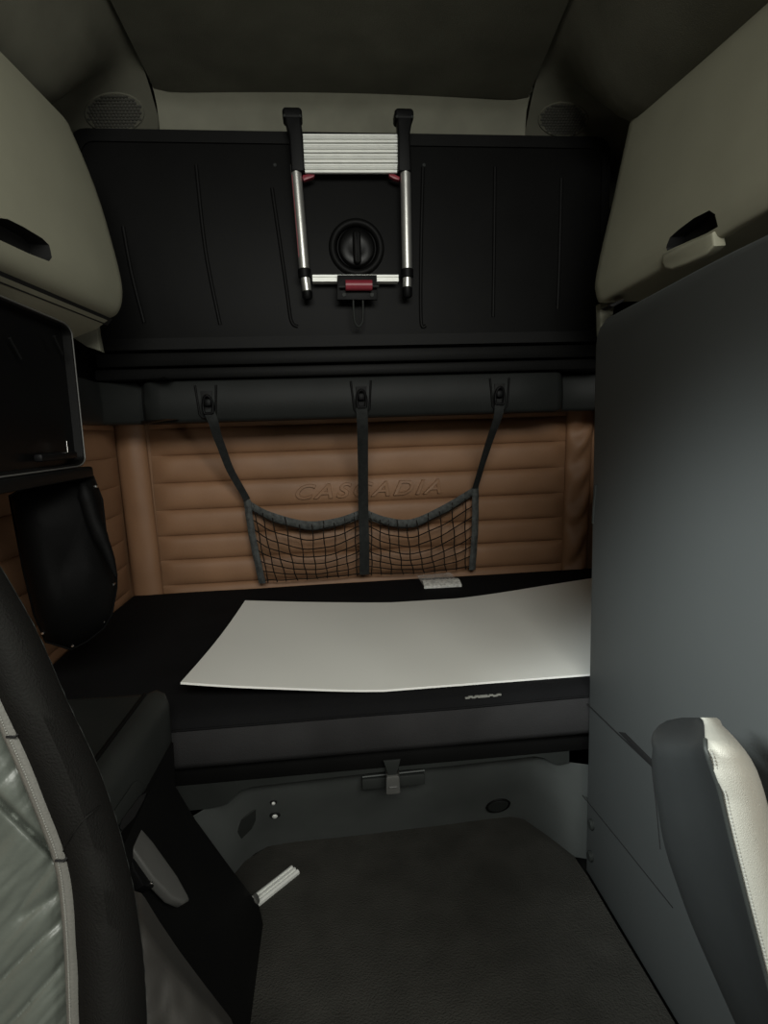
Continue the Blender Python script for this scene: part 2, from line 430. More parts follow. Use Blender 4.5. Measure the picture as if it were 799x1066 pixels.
# ================================================================== CARGO NET
netT = thing('cargo_net', 'black two-pocket cargo net strapped across the tan quilted rear wall', 'net', (.14, 2.24, MZ))
YN = 2.235
def NP(px, py, y=YN): return P(px, py, 1, y)
straps = [[(217, 426, 1.975), (222, 440, 1.985), (229, 462, 2.06), (241, 492, 2.15), (257, 520, 2.225)],
          [(376, 424, 1.975), (377, 440, 1.985), (377.5, 480, 2.10), (378, 530, 2.20), (379, 565, 2.21), (379, 598, 2.225)],
          [(520, 420, 1.975), (517, 436, 1.985), (508, 462, 2.08), (500, 488, 2.16), (494, 508, 2.225)]]
for k, sp in enumerate(straps):
    pts = spline([P(x, y, 1, d) for x, y, d in sp], 24)
    bm = bmesh.new(); rows = []
    for i, p in enumerate(pts):
        f = i/24
        w = (.017 if k != 1 else .0185) * (1 if k == 1 else (1-.3*f))
        t = (pts[min(i+1, 24)]-pts[max(i-1, 0)]).normalized(); s = t.cross(V(0, 1, 0)).normalized()
        tw = 0 if k == 1 else .5*math.sin(f*2.2)
        s = (s*math.cos(tw)+V(0, 1, 0)*math.sin(tw)*.8).normalized()
        q = .003*math.sin(f*20) if k != 1 else 0
        rows.append([p-s*w, p-s*w*.4+V(0, -.002-q, 0), p+s*w*.4+V(0, -.002+q, 0), p+s*w])
    grid(bm, rows); solidify(bm, geom=list(bm.faces), thickness=.003)
    st = link('strap', bm, M['web'], netT, 60)
    c = P(*[(216, 419), (376, 413), (520, 410)][k], 1, 1.968)
    bm = bmesh.new()
    hook = [c+V(x, y, z) for x, y, z in ((-.013, 0, -.035), (-.016, 0, -.01), (-.010, -.004, .014), (0, -.006, .022), (.010, -.004, .014), (.016, 0, -.01), (.013, 0, -.035))]
    tube(bm, spline(hook, 20), .0045, 7); tube(bm, [hook[0], hook[-1]], .0045, 7)
    clip = link('clip', bm, M['rubber'], st, 80)
    bm = bmesh.new(); box(bm, c+V(-.011, -.006, -.012), c+V(.011, .008, .012), .005, 2); link('clip_tongue', bm, M['rubber'], clip)
halves = [dict(top=[(258, 521), (280, 533), (318, 543), (350, 540), (376, 531)], bot=[(273, 607), (325, 603), (378, 599)]),
          dict(top=[(380, 531), (402, 539), (428, 541), (460, 527), (494, 507)], bot=[(380, 599), (436, 597), (491, 592)])]
def npt(h, s, t):
    T = spline([V(x, y, 0) for x, y in h['top']], 40); B = spline([V(x, y, 0) for x, y in h['bot']], 40)
    i = min(39, int(s*40)); f = s*40-i
    A = T[i].lerp(T[i+1], f); Bq = B[i].lerp(B[i+1], f)
    sag = 9*math.sin(math.pi*s)*math.sin(math.pi*t)*(1 if t < 1 else 0)
    q = A.lerp(Bq, t)
    return NP(q.x, q.y+sag, YN-.045*math.sin(math.pi*s)*math.sin(math.pi*min(1, t*.8+.15)))
for h in halves:
    bm = bmesh.new()
    NC, NR = 11, 8
    for i in range(1, NC):
        tube(bm, [npt(h, i/NC+.004*math.sin(i*3+j*.9), j/16) for j in range(17)], .0024, 5)
    for j in range(1, NR+1):
        tube(bm, [npt(h, i/22, (j-.25)/NR + .006*math.sin(i*1.1+j)) for i in range(23)], .0024, 5)
    link('netting', bm, M['net'], netT, 80)
    bm = bmesh.new(); rows = []
    for i in range(61):
        s = i/60; p = npt(h, s, 0); p2 = npt(h, s, .12)
        rp = .004*math.sin(i*1.9)+.003*noise.noise(V(i*.5, 0, 3))
        dz = V(0, 0, -.032)
        rows.append([p+V(0, -.001, .003), p+dz*.33+V(0, -.005-rp, 0), p+dz*.66+V(0, -.004+rp, 0), p+dz+V(0, -.001, 0)])
    grid(bm, rows); solidify(bm, geom=list(bm.faces), thickness=.003); link('hem', bm, M['gather'], netT, 70)
for sd in ([(257, 520), (263, 560), (273, 607)], [(494.5, 507), (494, 550), (491, 593)]):
    pts = spline([NP(x, y, YN-.004) for x, y in sd], 24); bm = bmesh.new(); rows = []
    for i, p in enumerate(pts):
        q = .003*math.sin(i*1.3); rows.append([p+V(-.012, 0, 0), p+V(-.004, -.004-q, 0), p+V(.004, -.004+q, 0), p+V(.012, 0, 0)])
    grid(bm, rows); solidify(bm, geom=list(bm.faces), thickness=.003); link('side_binding', bm, M['gather'], netT, 70)

# ================================================================== LOWER BUNK
mat_t = thing('mattress', 'black fabric mattress on the lower bunk under the white board', 'mattress', (.15, 1.75, MZ-.12))
YF = 1.205
def mattress_rows():
    pass
bm = bmesh.new()
prof = []
for y, z in ((YB-.03, MZ-.125), (YB-.03, MZ-.02), (YB-.04, MZ-.004), (YB-.06, MZ)): prof.append((y, z))
for i in range(1, 14): prof.append((YB-.06-(YB-.06-YF-.05)*i/14, MZ))
prof += [(YF+.05, MZ-.001), (YF+.02, MZ-.005), (YF+.006, MZ-.014), (YF, MZ-.026)]
rows = []
for i in range(49):
    x = XL+.02+(XR-XL-.05)*i/48
    rows.append([V(x, y, z-(.004*noise.noise(V(x*3, y*3, 0))+.003) if z > MZ-.03 else z) for y, z in prof])
grid(bm, rows); link('cover', bm, M['matt'], mat_t, 60)
bm = bmesh.new(); rows = []
for i in range(49):
    x = XL+.02+(XR-XL-.05)*i/48
    rows.append([V(x, YF-o_, z+(-(.004*noise.noise(V(x*3, YF*3, 0))+.003) if z > MZ-.03 else 0)) for o_, z in ((0, MZ-.026), (.004, MZ-.04), (.006, MZ-.07), (.005, MZ-.105), (-.004, MZ-.122), (-.03, MZ-.127), (-.5, MZ-.127))])
grid(bm, rows); link('front_border', bm, M['mattf'], mat_t, 60)
bm = bmesh.new(); tube(bm, [V(XL+.02+(XR-XL-.05)*i/48, YF-.001, MZ-.026-(.004*noise.noise(V((XL+.02+(XR-XL-.05)*i/48)*3, YF*3, 0))+.003)) for i in range(49)], .0028, 6); link('welt', bm, M['matt'], mat_t, 80)
bm = bmesh.new()
for x0_, x1_ in ((487, 497), (500, 506), (508, 520)):
    pa, pb = P(x0_, 724, 1, YF+.002), P(x1_, 723, 1, YF+.002)
    for f in range(4):
        q = pa.lerp(pb, f/3); box(bm, (q.x-.006, YF+.004, MZ-.013+.002*(f % 2)), (q.x+.005, YF+.010, MZ-.0095+.002*(f % 2)), .001, 1)
link('scuff_mark', bm, M['thread'], mat_t)

# white board lying on the mattress, ends curling up
bm = bmesh.new()
fr = [(188, 710), (240, 713.5), (300, 716), (360, 718), (400, 718), (450, 716.5), (500, 713), (560, 708), (610, 703)]
re_ = [(255, 625), (305, 626.3), (350, 627), (390, 627.2), (430, 626.5), (475, 623), (520, 617), (570, 609), (615, 602)]
F3, R3 = [], []
yf0 = P(400, 718, 2, MZ+.004).y; yr0 = P(410, 627, 2, MZ+.004).y
for q in fr: F3.append(P(*q, 1, yf0))
for q in re_: R3.append(P(*q, 1, yr0))
def ext(A):
    d = A[-1]-A[-2]; return A + [A[-1]+d*.6+V(0, 0, .006), A[-1]+d*1.2+V(0, 0, .014)]
# keep the right-hand end inside the bunk: extend only the front edge
F3 = spline(F3, 40); R3 = spline(R3, 40)
rows = []
for k in range(21):
    f = k/20; rows.append([F3[i].lerp(R3[i], f)+V(0, 0, -.010*math.sin(math.pi*f)*min(1, abs(i-20)/20)) for i in range(41)])
# the sheet carries on to the right behind the closet
for k, r in enumerate(rows):
    d = r[40]-r[36]; d /= 4
    for q in range(1, 9):
        e = r[40]+d*q*(.75-.5*k/20); e.x = min(e.x, XR-.045+.002*q); r.append(e)
low = min(p.z for r in rows for p in r)
for r in rows:
    for p in r: p.z += max(0, MZ+.004-p.z)
grid(bm, rows)
mi = solidify(bm, geom=list(bm.faces), thickness=.005)
o = link('white_board', bm, None, smooth=30, mats=[M['board'], M['boarde']])
for f in o.data.polygons:
    if abs(f.normal.z) < .5: f.material_index = 1
tag(o, 'large off-white rectangular board lying curled across the black lower mattress', 'board')
# small clear bag with metal bits
bg = P(457, 603, 2, MZ); bt = thing('plastic_bag', 'small clear plastic zip bag on the mattress at the foot of the net', 'bag', (bg.x, bg.y, MZ))
c4 = [P(434, 600, 2, MZ+.010), P(469, 597.5, 2, MZ+.014), P(480, 609, 2, MZ+.008), P(441, 611, 2, MZ+.006)]
bm = bmesh.new(); rows = []
for i in range(13):
    r = []
    for j in range(17):
        s, t = j/16, i/12
        p = c4[0].lerp(c4[1], s).lerp(c4[3].lerp(c4[2], s), t)
        e = math.sin(math.pi*s)*math.sin(math.pi*t)
        r.append(p+V(0, 0, .010*e+.005*noise.noise(V(s*6, t*5, 1))))
    rows.append(r)
grid(bm, rows); solidify(bm, geom=list(bm.faces), thickness=.004)
link('film', bm, M['bag'], bt, 60)
bm = bmesh.new(); rows = []
for j in range(33):
    s = j/32; p = c4[3].lerp(c4[2], s); q = c4[0].lerp(c4[1], s)
    dirv = (q-p)*.34
    rows.append([p+V(0, -.004, -.006), p+V(0, -.004, .004+.003*noise.noise(V(j*.9, 0, 0))), p+dirv*.5+V(0, 0, .016+.004*noise.noise(V(j*.7, 1, 0))), p+dirv+V(0, 0, .012+.003*noise.noise(V(j*.5, 2, 0)))])
grid(bm, rows); link('foil_strip', bm, M['foil'], bt, 60)

# bunk base with moulded fascia
bb = thing('bunk_base', 'dark grey moulded bunk base with latch below the mattress', 'bunk base', (.15, 1.4, 0))
YS = 1.235
bm = bmesh.new(); box(bm, (XL+.02, YS+.02, MZ-.155), (XR-.04, YB-.05, MZ-.130), .004, 1); link('deck', bm, M['blackp'], bb)
def BP(px, py, y=YS): return P(px, py, 1, y)
# upper rail of the fascia
rt = [(195, 812), (300, 801), (400, 792), (500, 784), (604, 775)]
bm = bmesh.new()
zr1 = MZ-.135
zr0 = BP(400, 800).z
box(bm, (XL+.02, YS, zr0), (XR-.04, YS+.04, zr1), .005, 2); link('rail', bm, M['blackp'], bb)
# framed opening
open_px = [(214, 842), (228, 839), (236, 836), (243, 829), (250, 823), (262, 819), (330, 811), (400, 803), (470, 797), (540, 789), (556, 787), (566, 789), (573, 793), (580, 796), (592, 794)]
top = [BP(x, y, YS+.004) for x, y in open_px]
bm = bmesh.new()
inner = []
for i, p in enumerate(top):
    inner.append(p)
low = []
# fascia band between rail and opening edge
rows = []
for k in range(2):
    rows.append([V(p.x, YS+.003, zr0+.004) if k == 0 else V(p.x, YS+.003, p.z) for p in top])
rows[0] = [V(-.60, YS+.003, zr0+.004), V(-.40, YS+.003, zr0+.004)] + rows[0]
rows[1] = [V(-.60, YS+.003, top[0].z), V(-.40, YS+.003, top[0].z)] + rows[1]
rows.append([p+V(0, .012, -.004) for p in rows[1]])
grid(bm, rows); link('fascia', bm, M['charp'], bb, 40)
# recessed panel: curves back from the opening edge down to the carpet edge
bot_px = [(236, 921), (245, 909), (255, 897), (265, 888), (274, 883), (283, 880), (345, 873), (405, 866), (470, 858), (530, 851), (545, 853), (558, 862), (570, 871), (582, 880), (596, 891)]
botp = [P(x, y, 2, -.004) for x, y in bot_px]
bm = bmesh.new(); rows = []
for f, g_ in ((0, 0), (.015, .06), (.05, .14), (.15, .24), (.35, .42), (.6, .66), (.85, .9), (1, 1)):
    r = []
    for p, q in zip(top, botp):
        r.append(V(p.x+(q.x-p.x)*g_, YS+.010+(q.y-YS-.010)*g_, (p.z-.002)+(q.z-p.z)*f))
    r.insert(0, r[0]+V(-.10, -.10, 0)); r.append(r[-1]+V(.05, -.02, 0))
    rows.append(r)
grid(bm, rows)
rp = link('recessed_panel', bm, M['basep'], bb, 50)
_b = bmesh.new(); _b.from_mesh(rp.data); RB = BVHTree.FromBMesh(_b)
def rec(px, py):
    h = RB.ray_cast(CAM, ray(px, py).normalized()); n_ = h[1]
    if n_.dot(ray(px, py)) > 0: n_ = -n_
    return h[0], n_
# flat access plate, side slot and fixings
c, n_ = rec(518, 838)
bm = bmesh.new(); disc(bm, c-n_*.008, n_, .029, .012, 28); link('plug', bm, M['charp'], bb, 40)
s_ = V(1, 0, 0); w_ = n_.cross(s_).normalized(); s_ = w_.cross(n_).normalized()
bm = bmesh.new(); tube(bm, [c+n_*.002+s_*math.cos(i*math.pi/14)*.031+w_*math.sin(i*math.pi/14)*.031 for i in range(28)], .0028, 6, True); link('plug_rim', bm, M['blackp'], bb, 80)
for (x, y, r_) in ((284.5, 835, .0055), (286, 848.5, .0085)):
    c, n_ = rec(x, y)
    bm = bmesh.new(); disc(bm, c-n_*.003, n_, r_*1.6, .005, 16); bo = link('bolt_washer', bm, M['pocket'], bb)
    bm = bmesh.new(); disc(bm, c, n_, r_*.8, .006, 6); link('bolt', bm, M['alur'], bo)
c, n_ = rec(258, 856)
bm = bmesh.new(); prism(bm, [rec(x, y)[0]+n_*.0015 for x, y in ((247, 866), (251, 853), (266, 842), (266, 853), (262, 862), (251, 873))], -n_*.004, .0005, 1); link('side_slot', bm, M['charp'], bb)
bm = bmesh.new(); box(bm, BP(377, 823, YS+.018), BP(442, 806, YS+.018)+V(0, .02, 0), .003, 2); pl = link('latch_plate', bm, M['charp'], bb)
bm = bmesh.new(); tube(bm, [BP(377, 809, YS+.014), BP(442, 802, YS+.014)], .0022, 6); link('plate_edge', bm, M['basep'], pl, 80)
# over-centre latch with strap
c = BP(408, 810, YS-.006)
lt = bmesh.new()
prism(lt, [c+V(x, 0, z) for x, z in ((-.015, .026), (-.012, .014), (.012, .014), (.015, .026), (.0165, -.028), (.013, -.031), (-.013, -.031), (-.0165, -.028))], (0, -.016, 0), .003, 2)
lat = link('latch', lt, M['grip'], bb)
bm = bmesh.new(); box(bm, c+V(-.010, -.019, -.014), c+V(.010, -.015, -.010), .001, 1); link('latch_ridge', bm, M['grip'], lat)
bm = bmesh.new(); prism(bm, [c+V(x, -.004, z) for x, z in ((-.020, .050), (.020, .050), (.0095, .012), (-.0095, .012))], (0, -.006, 0), .002, 2); link('latch_tongue', bm, M['charp'], lat)

# ================================================================== LADDER hung on the folded bunk
la = thing('ladder', 'compact aluminium telescopic ladder hanging on the folded black bunk', 'ladder', (.14, 1.95, 1.56))
YL = 1.945
def LP(px, py, y=YL): return P(px, py, 1, y)
def q4(bm, pts, d, bev=.002): prism(bm, [LP(x, y) for x, y in pts], (0, d, 0), bev, 2)
# rung stack
rs = [((313, 139), (415.5, 139.5), (414.8, 148.6), (314, 148.6)), ((314, 149.4), (414.8, 149.4), (414.2, 159), (315.2, 159)), ((315.4, 159.8), (414.2, 159.8), (413.6, 169.4), (316.4, 169.4)), ((316.6, 170.2), (413.6, 170.2), (413, 180), (317.5, 180))]
for r in rs:
    bm = bmesh.new()
    A, B, C_, D_ = [LP(*q) for q in r]
    # ribbed front: stepped profile along height
    rows = []
    for f, y in ((0, .03), (0, .004), (.04, 0), (.22, 0), (.25, .004), (.31, .004), (.34, 0), (.62, -.002), (.66, .004), (.73, .004), (.77, -.002), (.96, -.002), (1, .001), (1, .008)):
        rows.append([A.lerp(D_, f)+V(0, y, 0), B.lerp(C_, f)+V(0, y, 0)])
    grid(bm, rows); 
    link('rung', bm, M['alur'], la, 20)
bm = bmesh.new()
A, B = LP(325, 286), LP(414.5, 286); h_ = LP(325, 286).z-LP(325, 293).z
rows = []
for f, y in ((0, .035), (0, 0), (.32, 0), (.36, .004), (.44, .004), (.48, 0), (1, 0), (1, .035)): rows.append([A+V(0, y, -f*h_), B+V(0, y, -f*h_)])
grid(bm, rows); link('rung', bm, M['alur'], la, 20)
# stiles
L_top, L_bot = LP(307.5, 172), LP(316.8, 284); R_top, R_bot = LP(421.5, 172), LP(423.6, 284)
for (t_, b_, foot, ins) in ((L_top, L_bot, LP(320, 312), LP(319.5, 303)), (R_top, R_bot, LP(424, 310), LP(423.5, 299))):
    rs_ = .0165
    ax = (b_-t_).normalized()
    bm = bmesh.new(); tube(bm, [t_, b_], rs_, 18); link('stile', bm, M['alu'], la, 50)
    bm = bmesh.new(); tube(bm, [b_-ax*.012, b_-ax*.010, b_+ax*.014, b_+ax*.016], [.017, .0205, .0205, .017], 18); link('collar', bm, M['rubber'], la, 40)
    ft = foot
    bm = bmesh.new(); tube(bm, [b_, ins], .0145, 18); link('inner_tube', bm, M['alu'], la, 50)
    d2 = (ft-ins).normalized()
    bm = bmesh.new(); tube(bm, [ins, ins+d2*.003, ft-d2*.006, ft], [.014, .0168, .0162, .011], 16); link('foot', bm, M['rubber'], la, 40)
# black upper grips with hooked caps
for pts, cap in (([(295, 115), (312.5, 115), (313.5, 128), (315, 140), (317, 178), (303, 178), (300.5, 140), (297, 128)], (303.8, 117)), ([(413, 116), (429, 116.5), (428.5, 128), (426.5, 140), (428, 178), (414.5, 178), (414.2, 140), (413.5, 128)], (420.8, 118))):
    bm = bmesh.new(); prism(bm, [LP(x, y, YL-.018) for x, y in pts], (0, .04, 0), .006, 3); gr = link('grip', bm, M['rubber'], la, 40)
    cc = LP(*cap, YL-.02)
    bm = bmesh.new()
    pro = [cc+V(x, 0, z) for x, z in rounded((0, 0.0), .030, .017, .011)]
    prism(bm, pro, (0, .055, 0), .008, 3); cp = link('top_cap', bm, M['rubber'], gr, 40)
    for s in (-1, 1):
        bm = bmesh.new(); disc(bm, cc+V(s*.024, .001, -.010), (0, -1, 0), .0045, .004, 10); link('screw', bm, M['charp'], cp)
for pts in ([(315, 182), (321, 181), (327.5, 181.5), (326.5, 184), (320, 186.5), (316, 188), (314.5, 185)], [(415.5, 187.5), (410, 186), (405.5, 183.5), (404.5, 181), (410, 181), (416, 184)]):
    bm = bmesh.new(); q4(bm, pts, .02, .002); link('release_tab', bm, M['red'], la, 40)
# red warning stripe down the left stile
bm = bmesh.new(); off = V(-.0135, -.0098, 0)
A, B = L_top.lerp(L_bot, .10)+off, L_top.lerp(L_bot, .86)+off
tube(bm, [A, B], .0012, 5); link('warning_stripe', bm, M['red'], la, 80)
# bracket that clamps the lowest rung
br = thing('ladder_bracket', 'black bracket with dark red roller clamping the lowest ladder rung', 'bracket', LP(372, 300))
bm = bmesh.new(); prism(bm, [LP(x, y, YL-.016) for x, y in ((351, 286), (392, 286), (392.5, 312), (350.5, 312))], (0, .0125, 0), .003, 2); link('base_plate', bm, M['rubber'], br)
bm = bmesh.new(); box(bm, LP(357, 311, YL-.005), V(LP(386, 311).x, YP-.001, LP(386, 298).z), .002, 1); link('mount', bm, M['rubber'], br)
bm = bmesh.new(); tube(bm, [LP(359.5, 297, YL-.034), LP(387, 297, YL-.034)], .0165, 18); ro = link('roller', bm, M['red'], br, 50)
bm = bmesh.new(); tube(bm, [LP(353, 298.5, YL-.034), LP(394, 298, YL-.034)], .0045, 10); link('axle', bm, M['charp'], br, 50)
for x in (358, 387):
    bm = bmesh.new(); disc(bm, LP(x, 307, YL-.015), (0, -1, 0), .007, .004, 14); link('screw', bm, M['charp'], br)
bm = bmesh.new(); tube(bm, spline([LP(x, y, YL-.008) for x, y in ((367.5, 311), (368, 325), (369.5, 336), (373.5, 340), (377, 335), (377.8, 325), (377.5, 311))], 30), .0035, 6); link('pull_loop', bm, M['charp'], br, 80)

# ================================================================== OVERHEAD CABINETS
def overhead(px_prof, yr, vp, lead, name_label, back_x, sgn, pockets, lips, strip_px):
    d = ray(*vp); d = -d/d.y                     # towards the camera, one metre
    L_ = yr-.28
    R_ = [P(x, y, 1, yr) for x, y in px_prof]
    t = thing('overhead_cabinet', name_label, 'cabinet', (back_x, yr-.7, 1.40), 'overhead cabinets')
    # close the section against the side of the cab
    bx = back_x-sgn*.028
    sec = R_ + [V(bx, yr, R_[-1].z+.01), V(bx, yr, R_[0].z-.03)]
    bm = bmesh.new(); rings = []
    for f, ins in ((0, .03), (.012, .008), (.03, 0), (.15, 0), (.4, 0), (.7, 0), (1, 0)):
        ring = []
        n_ = len(R_)
        for i, p in enumerate(sec):
            q = p + d*(L_*f)
            if i >= n_: q.x = bx
            if f < .05 and i < n_:
                cc = V(back_x, q.y, (R_[0].z+R_[-1].z)/2)
                q = q + (cc-q).normalized()*ins*.35
            ring.append(q)
        rings.append(ring)
    loft(bm, rings)
    body = link('body', bm, M['beige'], t, 25)
    # recessed handle
    def face(px, py):
        bmx = bmesh.new(); bmx.from_mesh(body.data); bv = BVHTree.FromBMesh(bmx)
        h = bv.ray_cast(CAM, ray(px, py).normalized()); bmx.free(); return h[0]
    return t, body, face, d
# left
profL = spline([V(x, y, 0) for x, y in ((75, 131), (93, 172), (109, 215), (121, 257), (129, 290), (131, 308), (129, 322), (124, 330), (116, 334))], 20)
t1, b1, f1, d1 = overhead([(p.x, p.y) for p in profL], 1.70, (376, 443), 0, 'beige overhead cabinet with dark slot handle above the black wall cabinet', XL, -1, None, None, None)
profR = spline([V(x, y, 0) for x, y in ((652, 128), (642, 172), (632, 218), (622, 262), (616, 296), (617, 308), (619, 315), (623, 318), (640, 317))], 20)
t2, b2, f2, d2 = overhead([(p.x, p.y) for p in profR], 1.70, (297, 497), 0, 'beige overhead cabinet with slot handle above the tall grey closet', XR, 1, None, None, None)
def handle(t, body, face, slot, lip, into):
    S = [face(*q) for q in slot]; 
    if any(s is None for s in S): print('MISS slot', [q for q, s in zip(slot, S) if s is None]); return
    nn = (S[1]-S[0]).cross(S[2]-S[0]).normalized()
    into = Vector(into)
    cb = bmesh.new(); prism(cb, [s-into*.03 for s in S], into*.075)
    pk = bmesh.new()
    prism(pk, [s+into*.040 for s in S], into*.02)
    Lp = [PP(q[0], q[1], S[0], nn) for q in lip]
    cut(body, cb)
    link('handle_pocket', pk, M['pocket'], t)
    if all(l is not None for l in Lp):
        lb = bmesh.new(); prism(lb, [l-into*.005 for l in Lp], into*.03, .006, 3); link('handle_lip', lb, M['beige'], t, 40)
    else: print('MISS lip')
handle(t1, b1, f1, [(-20, 225), (0, 227), (8, 228), (24, 236), (44, 248), (51, 255), (54, 268), (51, 272), (30, 264), (0, 250), (-20, 241)],
       [(-20, 243), (0, 252), (30, 266), (50, 273), (55, 275), (57, 283), (55, 292), (49, 294), (30, 292), (0, 278), (-20, 270)], (-1, 0, .05))
handle(t2, b2, f2, [(693, 258), (697, 247), (706, 239), (722, 227), (738, 219), (744, 223), (747, 236), (735, 243), (712, 253), (694, 261)],
       [(691, 264), (712, 255), (735, 245), (743, 241), (745, 256), (736, 265), (716, 275), (700, 281), (693, 280), (690, 274)], (1, 0, .05))
# lower front rail with the dark closing gap, left cabinet
def strip(t, pts0, h_px, m, name, yr, d, L_):
    A = [P(x, y, 1, yr) for x, y in pts0]
    bm = bmesh.new(); loft(bm, [[p for p in A], [p+d*L_ for p in A]]); return link(name, bm, m, t, 25)
strip(t1, [(117, 332), (108, 331), (104, 336), (112, 339)], 0, M['pocket'], 'closing_gap', 1.685, d1, 1.35)
strip(t1, [(112, 333.5), (100, 333), (60, 352), (60, 358), (100, 343)], 0, M['beige'], 'bottom_rail', 1.66, d1, 1.35)
# pale end brackets that carry the cabinets
bm = bmesh.new(); prism(bm, [P(x, y, 1, 1.78) for x, y in ((76, 333), (100, 333), (101, 345), (105, 366), (90, 361), (76, 352))], (0, .03, 0), .004); link('end_bracket', bm, M['trimgrey'], t1)
bm = bmesh.new(); prism(bm, [P(x, y, 1, 1.74) for x, y in ((624, 316), (640, 314), (638, 330), (634, 344), (625, 349))], (0, .03, 0), .004); link('end_bracket', bm, M['trimgrey'], t2)
bm = bmesh.new(); prism(bm, [P(x, y, 1, 1.60) for x, y in ((634, 318), (648, 311), (650, 313), (638, 319.5))], (0, .05, 0), .001); link('latch_slot', bm, M['pocket'], t2)

# ================================================================== LEFT: wall cabinet and pouch
wc = thing('wall_cabinet', 'black open-fronted wall cabinet under the left overhead cabinet', 'cabinet', (-.64, .98, .97))
ye = 1.30
XC = P(80, 400, 1, ye).x
zt_, zb_ = P(74, 345, 1, ye).z+.012, P(86, 485, 1, ye).z
bm = bmesh.new()
sec = rounded((0, 0), 1, 1, .2)
yA, yB2 = .55, ye
def rr(x): return [V(x, (yA+yB2)/2+p*(yB2-yA)/2, (zt_+zb_)/2+q*(zt_-zb_)/2) for p, q in rounded((0, 0), 1, 1, .12, 6)]
loft(bm, [rr(XL+.005), rr(XC-.016), [p.lerp(V(p.x, (yA+yB2)/2, (zt_+zb_)/2), .01) for p in rr(XC-.016)]]); link('body', bm, M['gloss'], wc, 30)
bm = bmesh.new()
def rs2(x, k): return [V(x, (yA+yB2)/2+p*((yB2-yA)/2-k), (zt_+zb_)/2+q*((zt_-zb_)/2-k)) for p, q in rounded((0, 0), 1, 1, .12, 6)]
grid(bm, [rs2(XC-.016, -.001), rs2(XC, 0), rs2(XC+.001, .004), rs2(XC, .006), rs2(XC-.018, .007)], True); ff = link('front_frame', bm, M['blackp'], wc, 50)
bm = bmesh.new(); tube(bm, rs2(XC+.001, .001), .0018, 6, True); link('edge_bead', bm, M['grip'], ff, 80)
for (x, y) in ((10, 352), (56, 350)):
    bm = bmesh.new(); c = P(x, y, 0, XC-.004); tube(bm, [c, c+V(0, .012, -.012), c+V(0, .03, -.03)], .003, 6); link('clip', bm, M['blackp'], wc, 80)
bm = bmesh.new(); tube(bm, [P(69, 459, 0, XC+.001), P(70.5, 471, 0, XC+.001)], .0018, 6); link('latch_pin', bm, M['steel'], wc, 80)
bm = bmesh.new(); box(bm, (XC-.01, P(40, 474, 0, XC).y, P(50, 480, 0, XC).z), (XC+.006, P(78, 474, 0, XC).y, P(50, 472, 0, XC).z), .004, 2); link('latch_block', bm, M['rubber'], wc)
bm = bmesh.new(); box(bm, (XL+.005, yA, P(86, 497, 1, ye).z), (XC+.012, ye+.012, zb_-.002), .006, 2); link('bottom_shelf', bm, M['blackp'], wc)

po = thing('storage_pouch', 'black vinyl pouch edged with bright snap studs hanging below the wall cabinet', 'pouch', (-.58, 1.28, .58))
ol = [(10, 516), (30, 506), (62, 500), (97, 496), (106, 520), (110, 556), (121, 598), (121, 612), (116, 640), (108, 654), (90, 668), (74, 676), (48, 668), (36, 640), (24, 590)]
ctr = V(66, 585, 0)
bm = bmesh.new(); rings = []
olp = [V(x, y, 0) for x, y in ol]
for f, dy in ((1.0, .10), (1.0, .02), (.97, -.01), (.86, -.035), (.65, -.055), (.4, -.06), (.15, -.058), (.03, -.057)):
    ring = []
    for i, q in enumerate(olp):
        p = ctr.lerp(q, f)
        base = 1.22 + .12*(p.x/120)
        w = .012*noise.noise(V(p.x*.035, p.y*.02, f))*(1 if f < .98 else 0)
        ring.append(P(p.x, p.y, 1, base+dy+w))
    rings.append(ring)
loft(bm, rings); link('body', bm, M['vinyl'], po, 60)
bm = bmesh.new(); tube(bm, [P(q[0], q[1], 1, 1.22+.12*(q[0]/120)+.01) for q in ol], .003, 6, True); link('edge_binding', bm, M['vinyl'], po, 80)
bm = bmesh.new(); tube(bm, spline([P(x, y, 1, 1.26) for x, y in ((86, 503), (97, 540), (112, 575), (121, 602))], 16), [.006, .011]+[.016]*7+[.013, .012, .011, .010, .008, .006, .004, .002], 8); link('fold', bm, M['vinyl'], po, 80)
for x, y in ((99, 507), (30, 597), (117, 609), (107, 648), (44, 660), (75, 673)):
    c = P(x, y, 1, 1.22+.12*(x/120)-.012)
    bm = bmesh.new(); disc(bm, c+V(0, .012, 0), (0.1, -1, .1), .0030, .014, 10); link('snap_stud', bm, M['steel'], po)

# ================================================================== LEFT: low side bench
sb = thing('side_bench', 'black side bench with padded top and grey lever beside the left seat', 'bench', (-.5, .9, 0))
yE = 1.14
# sloping moulded side
def SBx(): pass
top_r = P(180, 800, 1, yE); bot_r = P(275, 945, 2, 0)
bm = bmesh.new()
sl = [P(182, 770, 1, yE), P(184, 815, 1, yE), P(205, 850, 1, yE), P(240, 898, 1, yE), P(270, 938, 1, yE), V(bot_r.x+.004, yE, 0.0)]
rings = []
for y, ins in ((yE, .012), (yE-.012, 0), (yE-.2, 0), (.70, 0)):
    rings.append([V(p.x-ins, y, max(0, p.z)) for p in sl] + [V(-.70, y, 0), V(-.70, y, .42)])
loft(bm, rings); link('body', bm, M['blackp'], sb, 40)
